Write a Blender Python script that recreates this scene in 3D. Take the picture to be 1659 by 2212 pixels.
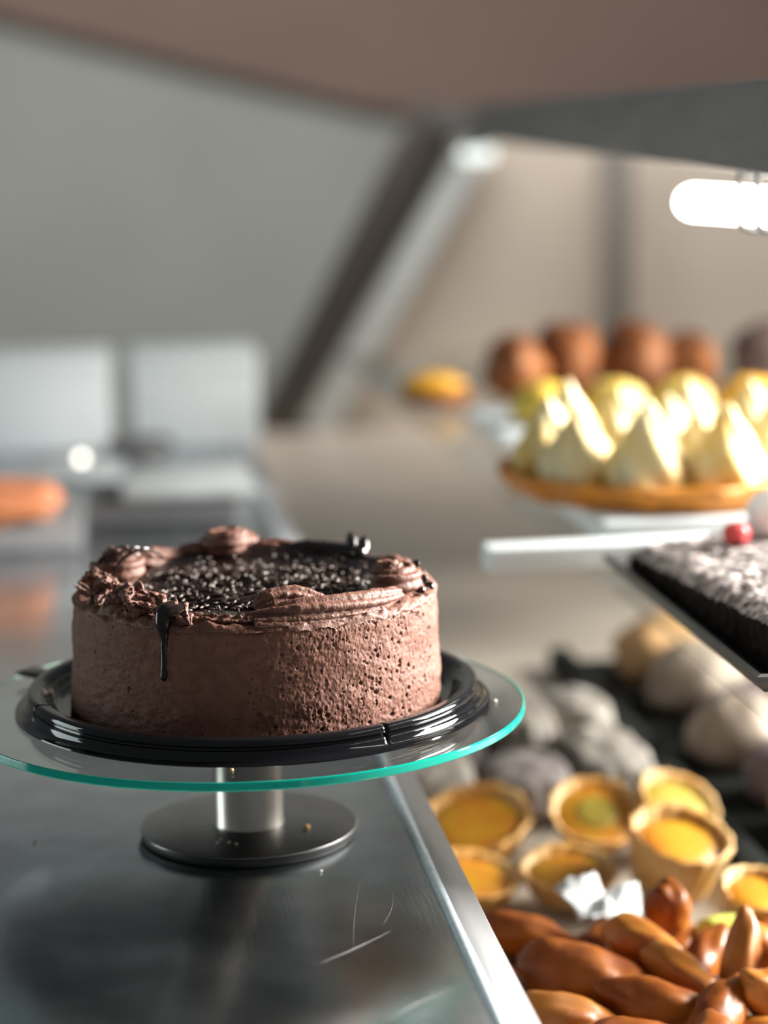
import bpy, bmesh, math, random
import numpy as np
from mathutils import Vector, Matrix, noise as mnoise

for o in list(bpy.data.objects):
    bpy.data.objects.remove(o)
SC = bpy.context.scene
COL = SC.collection
H = 0.95                      # height of the steel counter above the floor
PI = math.pi
random.seed(7)
RNG = np.random.default_rng(11)

# ------------------------------------------------------------------ camera
def camera():
    yaw, pitch, roll = 0.1254, 0.167, 0.0165
    f = Vector((math.sin(yaw)*math.cos(pitch), math.cos(yaw)*math.cos(pitch), -math.sin(pitch)))
    r = Vector((math.cos(yaw), -math.sin(yaw), 0))
    u = r.cross(f)
    r2 = math.cos(roll)*r - math.sin(roll)*u
    u2 = math.sin(roll)*r + math.cos(roll)*u
    cd = bpy.data.cameras.new('camera')
    co = bpy.data.objects.new('camera', cd)
    COL.objects.link(co)
    M = Matrix((r2, u2, -f)).transposed().to_4x4()
    M.translation = Vector((-0.0672, -1.2051, H+0.397))
    co.matrix_world = M
    cd.sensor_fit = 'VERTICAL'
    cd.sensor_height = 36.0
    cd.sensor_width = 27.0
    cd.lens = 4500*36/2212
    cd.clip_start = 0.02
    cd.dof.use_dof = True
    cd.dof.focus_distance = 1.13
    cd.dof.aperture_fstop = 2.9
    SC.camera = co
camera()

# ------------------------------------------------------------------ world, lights, exposure
SC.view_settings.view_transform = 'Standard'
SC.view_settings.look = 'None'
SC.view_settings.gamma = 1.0
SC.view_settings.exposure = 0.0
SC.view_settings.use_curve_mapping = False
W = bpy.data.worlds.new('daylight')
SC.world = W
W.use_nodes = True
bg = W.node_tree.nodes['Background']
bg.inputs[0].default_value = (0.90, 0.97, 1.0, 1)
bg.inputs[1].default_value = 0.13
TUBE_LIGHT = 8.5

def area(name, loc, target, sx, sy, power, col, spread=PI):
    ld = bpy.data.lights.new(name, 'AREA')
    ld.shape = 'RECTANGLE'; ld.size = sx; ld.size_y = sy
    ld.energy = power; ld.color = col; ld.spread = spread
    o = bpy.data.objects.new(name, ld); COL.objects.link(o)
    o.location = loc
    d = Vector(target)-Vector(loc)
    o.rotation_euler = d.to_track_quat('-Z', 'Y').to_euler()
    return o
# unseen area light added at the right to light the cake
area('shop_window_light', (2.2, 0.42, H+0.85), (0.0, -0.02, H+0.1), 1.1, 0.9, 138, (1.0, 0.97, 0.93), math.radians(84))
# weaker unseen area light added on the left, brightens the glass edge
area('doorway_light', (-2.3, 0.75, H+0.35), (0, 0.0, H+0.1), 0.9, 1.2, 19, (0.85, 1.0, 0.97))
# unseen area light added overhead to brighten the back wall
area('ceiling_light', (0.2, 2.6, 2.9), (0.2, 5.6, 1.35), 3.2, 1.0, 135, (1.0, 0.98, 0.94))

# ------------------------------------------------------------------ helpers
def mat(name, col, rough=0.5, metal=0.0, var=0.0, vscale=30, bump=0.0, bscale=80, spec=0.5, col2=None,
        stretch=(1, 1, 1), coat=0.0, detail=4):
    m = bpy.data.materials.new(name)
    m.use_nodes = True
    nt = m.node_tree
    p = nt.nodes['Principled BSDF']
    p.inputs['Base Color'].default_value = (*col, 1)
    p.inputs['Roughness'].default_value = rough
    p.inputs['Metallic'].default_value = metal
    p.inputs['Specular IOR Level'].default_value = spec
    p.inputs['Coat Weight'].default_value = coat
    tc = nt.nodes.new('ShaderNodeTexCoord')
    mp = nt.nodes.new('ShaderNodeMapping')
    mp.inputs['Scale'].default_value = stretch
    nt.links.new(tc.outputs['Object'], mp.inputs['Vector'])
    n = nt.nodes.new('ShaderNodeTexNoise')
    n.inputs['Scale'].default_value = vscale
    n.inputs['Detail'].default_value = detail
    nt.links.new(mp.outputs[0], n.inputs['Vector'])
    rp = nt.nodes.new('ShaderNodeValToRGB')
    if col2 is None:
        v = max(var, 0.02)
        a = tuple(c*(1-v) for c in col); b = tuple(min(1, c*(1+v)) for c in col)
    else:
        a, b = col, col2
    rp.color_ramp.elements[0].position = 0.36; rp.color_ramp.elements[1].position = 0.64
    rp.color_ramp.elements[0].color = (*a, 1); rp.color_ramp.elements[1].color = (*b, 1)
    nt.links.new(n.outputs['Fac'], rp.inputs[0])
    nt.links.new(rp.outputs[0], p.inputs['Base Color'])
    if bump > 0:
        n2 = nt.nodes.new('ShaderNodeTexNoise')
        n2.inputs['Scale'].default_value = bscale
        n2.inputs['Detail'].default_value = 6
        nt.links.new(mp.outputs[0], n2.inputs['Vector'])
        b = nt.nodes.new('ShaderNodeBump')
        b.inputs['Strength'].default_value = bump
        b.inputs['Distance'].default_value = 0.002
        nt.links.new(n2.outputs['Fac'], b.inputs['Height'])
        nt.links.new(b.outputs[0], p.inputs['Normal'])
    return m

def emit(name, col, strength):
    m = bpy.data.materials.new(name); m.use_nodes = True
    p = m.node_tree.nodes['Principled BSDF']
    p.inputs['Base Color'].default_value = (*col, 1)
    p.inputs['Emission Color'].default_value = (*col, 1)
    p.inputs['Emission Strength'].default_value = strength
    return m

def mk(name, verts, faces, m, parent=None, smooth=True):
    me = bpy.data.meshes.new(name)
    if isinstance(verts, np.ndarray): verts = verts.tolist()
    me.from_pydata([tuple(v) for v in verts], [], [tuple(f) for f in faces])
    me.update()
    if smooth:
        me.polygons.foreach_set('use_smooth', [True]*len(me.polygons))
    me.materials.append(m)
    o = bpy.data.objects.new(name, me)
    COL.objects.link(o)
    if parent is not None: o.parent = parent
    return o

def tag(o, label, cat, group=None, kind=None):
    o['label'] = label; o['category'] = cat
    if group: o['group'] = group
    if kind: o['kind'] = kind
    return o

def thing(name, label, cat, loc=(0, 0, 0), rz=0, group=None):
    o = bpy.data.objects.new(name, None); COL.objects.link(o)
    o.empty_display_size = 0.02
    o.location = loc; o.rotation_euler = (0, 0, rz)
    return tag(o, label, cat, group)

def struct(o):
    o['kind'] = 'structure'; return o

def grid_faces(nu, nv, wrap_u=True, off=0):
    """verts index = v*nu+u"""
    F = []
    for v in range(nv-1):
        for u in range(nu if wrap_u else nu-1):
            u2 = (u+1) % nu
            F.append((off+v*nu+u, off+v*nu+u2, off+(v+1)*nu+u2, off+(v+1)*nu+u))
    return F

def lathe(name, prof, seg, m, parent=None, loc=(0, 0, 0), closed=False, rfun=None, smooth=True):
    """prof: list of (r,z); first/last r==0 become poles"""
    V, F, rings = [], [], []
    for (r, z) in prof:
        if r <= 1e-9:
            rings.append([len(V)]); V.append((loc[0], loc[1], loc[2]+z))
        else:
            ids = []
            for k in range(seg):
                a = 2*PI*k/seg
                rr, zz = (r, z) if rfun is None else rfun(r, z, a)
                ids.append(len(V)); V.append((loc[0]+rr*math.cos(a), loc[1]+rr*math.sin(a), loc[2]+zz))
            rings.append(ids)
    pairs = list(zip(rings[:-1], rings[1:]))
    if closed: pairs.append((rings[-1], rings[0]))
    for A, B in pairs:
        for k in range(seg):
            k2 = (k+1) % seg
            if len(A) == 1 and len(B) == 1: continue
            if len(A) == 1: F.append((A[0], B[k2], B[k]))
            elif len(B) == 1: F.append((A[k], A[k2], B[0]))
            else: F.append((A[k], A[k2], B[k2], B[k]))
    o = mk(name, V, F, m, parent, smooth)
    bm = bmesh.new(); bm.from_mesh(o.data)
    bmesh.ops.recalc_face_normals(bm, faces=bm.faces)
    bm.to_mesh(o.data); bm.free()
    if smooth:
        o.data.polygons.foreach_set('use_smooth', [True]*len(o.data.polygons))
    return o

def sharp(o, deg=40):
    try:
        o.data.set_sharp_from_angle(angle=math.radians(deg))
    except Exception:
        pass
    return o

def box(name, c, s, m, parent=None, bev=0.002, rz=0, seg=2, mtx=None):
    bm = bmesh.new()
    bmesh.ops.create_cube(bm, size=1)
    for v in bm.verts:
        v.co = Vector((v.co.x*s[0], v.co.y*s[1], v.co.z*s[2]))
    if bev > 0:
        bmesh.ops.bevel(bm, geom=list(bm.edges), offset=bev, segments=seg, affect='EDGES', profile=0.5)
    R = Matrix.Rotation(rz, 4, 'Z')
    T = Matrix.Translation(c) @ R if mtx is None else mtx
    bm.transform(T)
    me = bpy.data.meshes.new(name); bm.to_mesh(me); bm.free()
    me.materials.append(m)
    o = bpy.data.objects.new(name, me); COL.objects.link(o)
    if parent is not None: o.parent = parent
    me.polygons.foreach_set('use_smooth', [True]*len(me.polygons)); sharp(o, 35)
    return o

def beam(name, p0, p1, w0, h0, w1, h1, m, parent=None, up=(0, 0, 1), bev=0.003):
    """tapering rectangular beam from p0 to p1"""
    p0, p1 = Vector(p0), Vector(p1)
    d = (p1-p0).normalized(); s = d.cross(Vector(up)).normalized(); u = s.cross(d)
    bm = bmesh.new(); V = []
    for p, w, h in ((p0, w0, h0), (p1, w1, h1)):
        for a, b in ((-1, -1), (1, -1), (1, 1), (-1, 1)):
            V.append(bm.verts.new(p+s*a*w/2+u*b*h/2))
    for f in ((0, 1, 2, 3), (7, 6, 5, 4), (0, 4, 5, 1), (1, 5, 6, 2), (2, 6, 7, 3), (3, 7, 4, 0)):
        bm.faces.new([V[i] for i in f])
    bmesh.ops.recalc_face_normals(bm, faces=bm.faces)
    if bev: bmesh.ops.bevel(bm, geom=list(bm.edges), offset=bev, segments=2, affect='EDGES', profile=0.5)
    me = bpy.data.meshes.new(name); bm.to_mesh(me); bm.free(); me.materials.append(m)
    o = bpy.data.objects.new(name, me); COL.objects.link(o)
    if parent is not None: o.parent = parent
    me.polygons.foreach_set('use_smooth', [True]*len(me.polygons)); sharp(o, 35)
    return o

def catmull(pts, n):
    P = [Vector(p) for p in pts]
    P = [2*P[0]-P[1]] + P + [2*P[-1]-P[-2]]
    out = []
    segs = len(P)-3
    for i in range(n):
        t = i/(n-1)*segs
        k = min(int(t), segs-1); t -= k
        a, b, c, d = P[k:k+4]
        out.append(0.5*((2*b)+(c-a)*t+(2*a-5*b+4*c-d)*t*t+(-a+3*b-3*c+d)*t**3))
    return out

def interp(vals, n):
    x = np.linspace(0, 1, len(vals))
    return np.interp(np.linspace(0, 1, n), x, vals)

def sweep(name, pts, radii, m, parent=None, seg=12, n=40, lobes=0, depth=0.25, twist=0.0, rough=0.0, flat=1.0, seed=0,
          rscale=260):
    """tube along a spline; lobes>0 gives the ridged cross-section of a star nozzle"""
    C = catmull(pts, n); Rr = interp(radii, n)
    V = []; up = Vector((0, 0, 1))
    prev = None
    for i in range(n):
        d = (C[min(i+1, n-1)]-C[max(i-1, 0)]).normalized()
        if prev is None:
            s = d.cross(up)
            if s.length < 1e-3: s = d.cross(Vector((1, 0, 0)))
            s.normalize()
        else:
            s = (prev-d*prev.dot(d)).normalized()
        prev = s
        t = s.cross(d)
        for k in range(seg):
            a = 2*PI*k/seg
            r = Rr[i]
            if lobes:
                aa = a+twist*i/n
                r = r*(1-depth+depth*abs(math.cos(lobes*aa/2))**0.8)
            p = C[i]+s*(math.cos(a)*r)+t*(math.sin(a)*r*flat)
            if rough:
                q = p*rscale+Vector((seed*7.1, seed*3.3, 0))
                dn = (p-C[i])
                if dn.length > 1e-7:
                    p = p+dn.normalized()*rough*(mnoise.noise(q)+0.6*mnoise.noise(q*2.7))
            V.append(p)
    F = grid_faces(seg, n)
    V.append(C[0]); V.append(C[-1]); a, b = len(V)-2, len(V)-1
    for k in range(seg):
        F.append((a, (k+1) % seg, k)); F.append((b, (n-1)*seg+k, (n-1)*seg+(k+1) % seg))
    return mk(name, V, F, m, parent)

def blob(name, m, parent=None, rad=(0.03, 0.03, 0.03), nu=28, nv=18, rough=0.1, fs=2.0, seed=0, taper=0.0, flatbot=0.0,
         loc=(0, 0, 0), rot=(0, 0, 0), bend=0.0, fine=0.0):
    """rounded lump with noise; taper narrows one end, flatbot flattens the base"""
    E = Matrix.Rotation(rot[2], 3, 'Z') @ Matrix.Rotation(rot[1], 3, 'Y') @ Matrix.Rotation(rot[0], 3, 'X')
    V = []
    for j in range(nv):
        th = PI*(j+0.5)/nv
        for i in range(nu):
            ph = 2*PI*i/nu
            d = Vector((math.cos(th), math.sin(th)*math.cos(ph), math.sin(th)*math.sin(ph)))
            k = 1+rough*mnoise.noise(d*fs+Vector((seed*5.7, seed*1.3, seed))) + fine*mnoise.noise(d*fs*5+Vector((seed, 0, 3)))
            tp = 1-taper*0.5*(d.x+1)
            p = Vector((d.x*rad[0]*k, d.y*rad[1]*k*tp, d.z*rad[2]*k*tp))
            p.z += bend*d.x*d.x*rad[0]
            if flatbot and p.z < -rad[2]*(1-flatbot): p.z = -rad[2]*(1-flatbot)
            V.append(E @ p+Vector(loc))
    F = grid_faces(nu, nv)
    V.append(E @ Vector((rad[0]*1.0, 0, bend*rad[0]))+Vector(loc)); V.append(E @ Vector((-rad[0]*1.0, 0, bend*rad[0]))+Vector(loc))
    a, b = len(V)-2, len(V)-1
    for k in range(nu):
        F.append((a, (k+1) % nu, k)); F.append((b, (nv-1)*nu+k, (nv-1)*nu+(k+1) % nu))
    return mk(name, V, F, m, parent)

def fbm2(nu, nv, fu, fv, octs=4, seed=0, gain=0.55):
    """tileable-in-u value noise image, numpy; range about -1..1"""
    rg = np.random.default_rng(seed)
    out = np.zeros((nv, nu)); amp = 1.0; tot = 0
    for o in range(octs):
        gu, gv = int(fu*2**o), int(fv*2**o)+2
        L = rg.uniform(-1, 1, (gv+1, gu))
        x = np.linspace(0, gu, nu, endpoint=False); y = np.linspace(0, gv-1.001, nv)
        xi = x.astype(int); yi = y.astype(int); fx = x-xi; fy = y-yi
        fx = fx*fx*(3-2*fx); fy = fy*fy*(3-2*fy)
        x2 = (xi+1) % gu
        A = L[yi][:, xi % gu]; B = L[yi][:, x2]; Cc = L[yi+1][:, xi % gu]; D = L[yi+1][:, x2]
        out += amp*((A*(1-fx)+B*fx)*(1-fy)[:, None]+(Cc*(1-fx)+D*fx)*fy[:, None])
        tot += amp; amp *= gain
    return out/tot*1.8

# ------------------------------------------------------------------ materials
M = {}
M['wall'] = mat('wall_paint', (0.285, 0.293, 0.273), 0.8, var=0.04, vscale=2)
M['soffit'] = mat('mauve_paint', (0.158, 0.104, 0.083), 0.75, var=0.05, vscale=2)
M['floor'] = mat('floor_tile', (0.20, 0.19, 0.18), 0.4, var=0.08, vscale=3)
M['body'] = mat('cabinet_laminate', (0.23, 0.22, 0.21), 0.5, var=0.04)
M['deck'] = mat('deck_laminate', (0.42, 0.36, 0.305), 0.35, var=0.05, vscale=6)
M['endpanel'] = mat('beige_laminate', (0.70, 0.60, 0.51), 0.5, var=0.05, vscale=3)
M['whiteplastic'] = mat('white_plastic', (0.70, 0.75, 0.76), 0.35, var=0.03)
M['rearpost'] = mat('grey_brown_metal', (0.26, 0.235, 0.21), 0.5, var=0.06)
M['seal'] = mat('pale_seal', (0.64, 0.66, 0.65), 0.5, var=0.04)  # pale tone painting a glow beside the sloping post
M['rail'] = mat('dark_rail', (0.15, 0.137, 0.133), 0.6, metal=0.0, var=0.12, vscale=14, bump=0.1, bscale=60, stretch=(3, 0.3, 3))
M['post'] = mat('dark_post', (0.07, 0.06, 0.052), 0.45, metal=0.2, var=0.08)
M['tin'] = mat('grey_tin', (0.085, 0.088, 0.086), 0.42, metal=0.4, var=0.15, vscale=40)
M['blacktray'] = mat('black_enamel', (0.005, 0.006, 0.005), 0.75, var=0.1, spec=0.12)
M['blackplastic'] = mat('glossy_black_plastic', (0.005, 0.005, 0.006), 0.06, var=0.05, spec=0.4)
M['rubber'] = mat('black_rubber', (0.008, 0.008, 0.008), 0.6)
M['frost'] = mat('chocolate_buttercream', (0.136, 0.062, 0.043), 0.62, var=0.14, vscale=160, bump=0.22, bscale=900, spec=0.15)
M['frost2'] = mat('piped_buttercream', (0.136, 0.062, 0.043), 0.52, var=0.14, vscale=200, bump=0.35, bscale=700, spec=0.25)
M['glaze'] = mat('dark_chocolate_glaze', (0.011, 0.006, 0.005), 0.13, var=0.2, vscale=120, bump=0.08, bscale=160, spec=0.45)
M['sprinkle'] = mat('chocolate_sprinkle', (0.085, 0.058, 0.045), 0.35, var=0.3, vscale=300)
M['crumb'] = mat('golden_crumb', (0.55, 0.33, 0.13), 0.8, var=0.2, vscale=500)
M['crumbw'] = mat('pale_crumb', (0.72, 0.68, 0.58), 0.8, var=0.15, vscale=500)
M['brownie'] = mat('brownie_crumb', (0.011, 0.007, 0.006), 0.85, var=0.4, vscale=120, bump=0.8, bscale=300, spec=0.12)
M['sugar'] = mat('icing_sugar_crust', (0.035, 0.021, 0.016), 0.5, col2=(0.46, 0.40, 0.38), vscale=130, bump=0.8, bscale=220, detail=6)
M['pie'] = mat('golden_pie_crust', (0.52, 0.19, 0.015), 0.55, var=0.2, vscale=60)
M['curd'] = mat('lemon_curd', (0.75, 0.45, 0.06), 0.3, var=0.1)
M['meringue'] = mat('pale_meringue', (0.56, 0.50, 0.31), 0.6, col2=(0.58, 0.40, 0.12), vscale=22)
M['yellowbun'] = mat('yellow_bun', (0.60, 0.38, 0.05), 0.5, col2=(0.60, 0.50, 0.16), vscale=25)
M['greenbun'] = mat('olive_yellow_bun', (0.52, 0.42, 0.06), 0.5, col2=(0.62, 0.36, 0.04), vscale=22)
M['brownbun'] = mat('baked_brown_bun', (0.13, 0.034, 0.010), 0.6, col2=(0.40, 0.13, 0.02), vscale=20)
M['orangebun'] = mat('orange_bun', (0.68, 0.35, 0.03), 0.5, var=0.15, vscale=25)
M['mauvebun'] = mat('mauve_bun', (0.19, 0.12, 0.10), 0.6, var=0.12, vscale=25)
M['tart'] = mat('tart_pastry', (0.62, 0.40, 0.17), 0.6, col2=(0.62, 0.30, 0.06), vscale=38, bump=0.3, bscale=160)
M['filling'] = mat('custard_filling', (0.50, 0.255, 0.013), 0.4, col2=(0.50, 0.165, 0.009), vscale=35)
M['greenfill'] = mat('olive_filling', (0.36, 0.27, 0.035), 0.4, var=0.15, vscale=40)
M['lime'] = mat('lime_fruit', (0.60, 0.62, 0.12), 0.35, var=0.15)
M['fried'] = mat('fried_crust', (0.18, 0.036, 0.004), 0.40, col2=(0.40, 0.115, 0.012), vscale=26, bump=0.2, bscale=90, spec=0.35)
M['friedgold'] = mat('golden_fried_crust', (0.52, 0.20, 0.03), 0.38, col2=(0.34, 0.09, 0.012), vscale=26, bump=0.2, bscale=90)
M['dusted'] = mat('sugar_dusted_cake', (0.21, 0.18, 0.16), 0.8, col2=(0.37, 0.335, 0.29), vscale=60, bump=0.6, bscale=200)
M['dustedmauve'] = mat('mauve_dusted_cake', (0.17, 0.135, 0.135), 0.8, col2=(0.28, 0.245, 0.23), vscale=60, bump=0.6, bscale=200)
M['bunbeige'] = mat('beige_bun', (0.29, 0.225, 0.175), 0.7, var=0.12, vscale=30)
M['bunorange'] = mat('pale_orange_bun', (0.46, 0.26, 0.11), 0.7, var=0.12, vscale=30)
M['bunpink'] = mat('pink_iced_bun', (0.36, 0.20, 0.18), 0.6, var=0.10, vscale=30)
M['bunpurple'] = mat('purple_iced_bun', (0.17, 0.12, 0.13), 0.6, var=0.15, vscale=30)
M['bungrey'] = mat('mauve_grey_bun', (0.22, 0.165, 0.16), 0.7, var=0.12, vscale=30)
M['paper'] = mat('white_paper', (0.74, 0.76, 0.76), 0.7, var=0.04)
M['boxwhite'] = mat('white_cardboard', (0.86, 0.90, 0.91), 0.6, var=0.02)
M['cream'] = mat('whipped_cream', (0.84, 0.78, 0.74), 0.45, var=0.03)
M['berry'] = mat('red_berry', (0.55, 0.06, 0.06), 0.25, var=0.15, vscale=120)
M['loaf'] = mat('orange_brown_loaf', (0.50, 0.18, 0.06), 0.6, col2=(0.30, 0.10, 0.045), vscale=14)
M['greyplastic'] = mat('grey_plastic', (0.40, 0.42, 0.42), 0.4, var=0.05)
M['darkgrey'] = mat('dark_grey_plastic', (0.13, 0.13, 0.132), 0.5, var=0.1)
M['tube'] = emit('lit_fluorescent_tube', (1.0, 0.97, 0.88), TUBE_LIGHT)
M['tube2'] = emit('dim_fluorescent_tube', (0.93, 1.0, 0.97), 1.3)
M['led'] = emit('indicator_light', (1.0, 0.98, 0.85), 5.0)  # glow standing in for a blurred specular highlight

def steel(name, col, rough, nscale, stretch, bump, rvar=0.12):
    m = mat(name, col, rough, metal=1.0, var=0.11, vscale=nscale, stretch=stretch, detail=11)
    nt = m.node_tree; p = nt.nodes['Principled BSDF']
    tc = nt.nodes.new('ShaderNodeTexCoord'); n = nt.nodes.new('ShaderNodeTexNoise')
    n.inputs['Scale'].default_value = nscale*0.6; n.inputs['Detail'].default_value = 8
    nt.links.new(tc.outputs['Object'], n.inputs['Vector'])
    mr = nt.nodes.new('ShaderNodeMapRange')
    mr.inputs['From Min'].default_value = 0.3; mr.inputs['From Max'].default_value = 0.7
    mr.inputs['To Min'].default_value = rough-rvar; mr.inputs['To Max'].default_value = rough+rvar
    nt.links.new(n.outputs['Fac'], mr.inputs['Value']); nt.links.new(mr.outputs[0], p.inputs['Roughness'])
    # fine scratches
    mp = nt.nodes.new('ShaderNodeMapping'); mp.inputs['Rotation'].default_value = (0, 0, 0.7)
    mp.inputs['Scale'].default_value = (1, 0.06, 1)
    nt.links.new(tc.outputs['Object'], mp.inputs['Vector'])
    n3 = nt.nodes.new('ShaderNodeTexNoise'); n3.inputs['Scale'].default_value = 420; n3.inputs['Detail'].default_value = 3
    nt.links.new(mp.outputs[0], n3.inputs['Vector'])
    b = nt.nodes.new('ShaderNodeBump'); b.inputs['Strength'].default_value = bump; b.inputs['Distance'].default_value = 0.001
    nt.links.new(n3.outputs['Fac'], b.inputs['Height']); nt.links.new(b.outputs[0], p.inputs['Normal'])
    return m
M['worktop'] = steel('worn_steel_worktop', (0.58, 0.615, 0.64), 0.19, 26, (1, 1, 1), 0.06, 0.035)
M['bead'] = mat('bright_worn_trim', (0.66, 0.76, 0.80), 0.38, metal=0.25, var=0.10, vscale=220)  # near-white colour paints the highlight line along the counter ridge
M['lip'] = steel('brushed_steel_edge', (0.50, 0.49, 0.505), 0.46, 20, (1, 0.2, 1), 0.05, 0.05)
M['lip'].node_tree.nodes['Principled BSDF'].inputs['Metallic'].default_value = 0.55
M['poststeel'] = steel('brushed_steel_post', (0.48, 0.445, 0.41), 0.33, 60, (1, 1, 0.1), 0.04, 0.05)
M['basesteel'] = steel('dull_steel_base', (0.30, 0.295, 0.29), 0.30, 40, (1, 1, 1), 0.06, 0.06)
M['chrome'] = mat('polished_chrome', (0.8, 0.8, 0.8), 0.08, metal=1.0)

def pane(name, tint, refl, ior=1.35):
    """thin clear pane: see-through with a Fresnel reflection"""
    m = bpy.data.materials.new(name); m.use_nodes = True
    nt = m.node_tree; nt.nodes.remove(nt.nodes['Principled BSDF'])
    t = nt.nodes.new('ShaderNodeBsdfTransparent'); t.inputs[0].default_value = (*tint, 1)
    g = nt.nodes.new('ShaderNodeBsdfGlossy'); g.inputs['Roughness'].default_value = 0.06
    f = nt.nodes.new('ShaderNodeFresnel'); f.inputs[0].default_value = ior
    mu = nt.nodes.new('ShaderNodeMath'); mu.operation = 'MULTIPLY'; mu.inputs[1].default_value = refl
    mx = nt.nodes.new('ShaderNodeMixShader')
    nt.links.new(f.outputs[0], mu.inputs[0]); nt.links.new(mu.outputs[0], mx.inputs[0])
    nt.links.new(t.outputs[0], mx.inputs[1]); nt.links.new(g.outputs[0], mx.inputs[2])
    nt.links.new(mx.outputs[0], nt.nodes['Material Output'].inputs[0])
    return m
def glass(name, tint, dens):
    m = bpy.data.materials.new(name); m.use_nodes = True
    nt = m.node_tree; p = nt.nodes['Principled BSDF']
    p.inputs['Transmission Weight'].default_value = 1.0
    p.inputs['Roughness'].default_value = 0.0
    p.inputs['IOR'].default_value = 1.5
    va = nt.nodes.new('ShaderNodeVolumeAbsorption')
    va.inputs['Color'].default_value = (*tint, 1); va.inputs['Density'].default_value = dens
    nt.links.new(va.outputs[0], nt.nodes['Material Output'].inputs['Volume'])
    return m
M['glassplate'] = glass('green_edged_glass', (0.0, 0.88, 0.78), 4.0)
def ground_edge(name, col, k):
    m = M['glassplate'].copy(); m.name = name
    nt = m.node_tree; p = nt.nodes['Principled BSDF']
    p.inputs['Roughness'].default_value = 0.08
    d = nt.nodes.new('ShaderNodeBsdfDiffuse'); d.inputs[0].default_value = (*col, 1)
    x = nt.nodes.new('ShaderNodeMixShader'); x.inputs[0].default_value = k
    nt.links.new(p.outputs[0], x.inputs[1]); nt.links.new(d.outputs[0], x.inputs[2])
    nt.links.new(x.outputs[0], nt.nodes['Material Output'].inputs['Surface'])
    return m
M['groundedge'] = ground_edge('ground_green_edge', (0.004, 0.85, 0.64), 0.28)
M['shelfglass'] = pane('clear_shelf_glass', (0.97, 0.985, 0.975), 0.25)

# ------------------------------------------------------------------ the room
struct(box('floor', (1.4, 2.2, -0.05), (9.0, 8.2, 0.1), M['floor'], bev=0))
struct(box('wall_back', (1.4, 6.1, 1.5), (9.0, 0.12, 3.0), M['wall'], bev=0))

def soffit():
    # boxed-in bulkhead on the back wall; its underside slopes down to the right
    Y0, Y1 = 5.93, 6.04
    P = [(-0.849, H+0.982), (-0.433, H+0.892), (0.218, H+0.720), (0.794, H+0.579), (1.285, H+0.507), (3.419, H+0.400), (3.5, H+1.02), (-0.849, H+1.02)]
    V = [(x, Y0, z) for x, z in P]+[(x, Y1, z) for x, z in P]
    P = [p for p in P]
    n = len(P); F = [tuple(range(n)), tuple(reversed(range(n, 2*n)))]
    for k in range(n): F.append((k, (k+1) % n, n+(k+1) % n, n+k))
    o = mk('trim_1', V, F, M['soffit'], None, False)
    bm = bmesh.new(); bm.from_mesh(o.data); bmesh.ops.recalc_face_normals(bm, faces=bm.faces); bm.to_mesh(o.data); bm.free()
    struct(o)
soffit()

# ------------------------------------------------------------------ the steel counter
def counter():
    t = thing('service_counter', 'long grey stainless steel counter carrying the chocolate cake stand', 'counter', (-0.4, 0.3, 0))
    inv = Vector((0.4, -0.3, 0))
    def put(o):
        o.data.transform(Matrix.Translation(inv)); return o
    Y0, Y1 = -1.6, 2.05
    XE = 0.0975
    # worktop sheet
    put(box('worktop', ((-1.3+XE)/2, (Y0+Y1)/2, H-0.0154), (XE+1.3, Y1-Y0, 0.03), M['worktop'], t, bev=0.0008))
    # rounded ridge then a strip sloping down along the right side
    prof = [(XE+0.0005, -0.0006), (XE+0.0032, 0.0002), (XE+0.0090, -0.0014), (XE+0.0188, -0.0040), (XE+0.0197, -0.0046), (XE+0.0200, -0.0058), (XE+0.0200, -0.034), (XE+0.0005, -0.034)]
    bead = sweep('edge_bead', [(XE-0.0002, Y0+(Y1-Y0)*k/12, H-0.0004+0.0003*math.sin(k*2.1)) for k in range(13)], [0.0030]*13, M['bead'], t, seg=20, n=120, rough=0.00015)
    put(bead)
    V = []; F = []
    ny = 60
    for j in range(ny):
        y = Y0+(Y1-Y0)*j/(ny-1)
        for (x, z) in prof:
            wob = 0.0004*mnoise.noise(Vector((y*14, x*40, 0)))
            V.append((x+wob, y, H+z))
    n = len(prof)
    for j in range(ny-1):
        for k in range(n):
            k2 = (k+1) % n
            F.append((j*n+k, j*n+k2, (j+1)*n+k2, (j+1)*n+k))
    F.append(tuple(range(n))); F.append(tuple(reversed(range((ny-1)*n, ny*n))))
    o = mk('edge_strip', V, F, M['lip'], t)
    bm = bmesh.new(); bm.from_mesh(o.data); bmesh.ops.recalc_face_normals(bm, faces=bm.faces); bm.to_mesh(o.data); bm.free()
    o.data.polygons.foreach_set('use_smooth', [True]*len(o.data.polygons)); sharp(o, 50)
    put(o)
    put(box('cabinet_body', ((-1.28+XE)/2, (Y0+Y1)/2, (H-0.03)/2), (XE+1.24, Y1-Y0-0.02, H-0.03), M['body'], t, bev=0.002))
    # hairline scratches worn into the sheet
    S = [((0.055, -0.10), (0.040, -0.20)), ((0.072, -0.115), (0.060, -0.165)), ((0.020, -0.215), (0.063, -0.175)),
         ((0.045, -0.29), (0.085, -0.255)), ((0.0, -0.30), (0.06, -0.33))]
    for a, b in S:
        a, b = Vector((*a, H+0.00005)), Vector((*b, H+0.00005))
        mid = (a+b)/2+Vector((0.004*random.uniform(-1, 1), 0.004*random.uniform(-1, 1), 0))
        put(sweep('scratch', [a, mid, b], [0.00001, 0.00005, 0.00001], M['lip'], t, seg=5, n=14))
counter()

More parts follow.
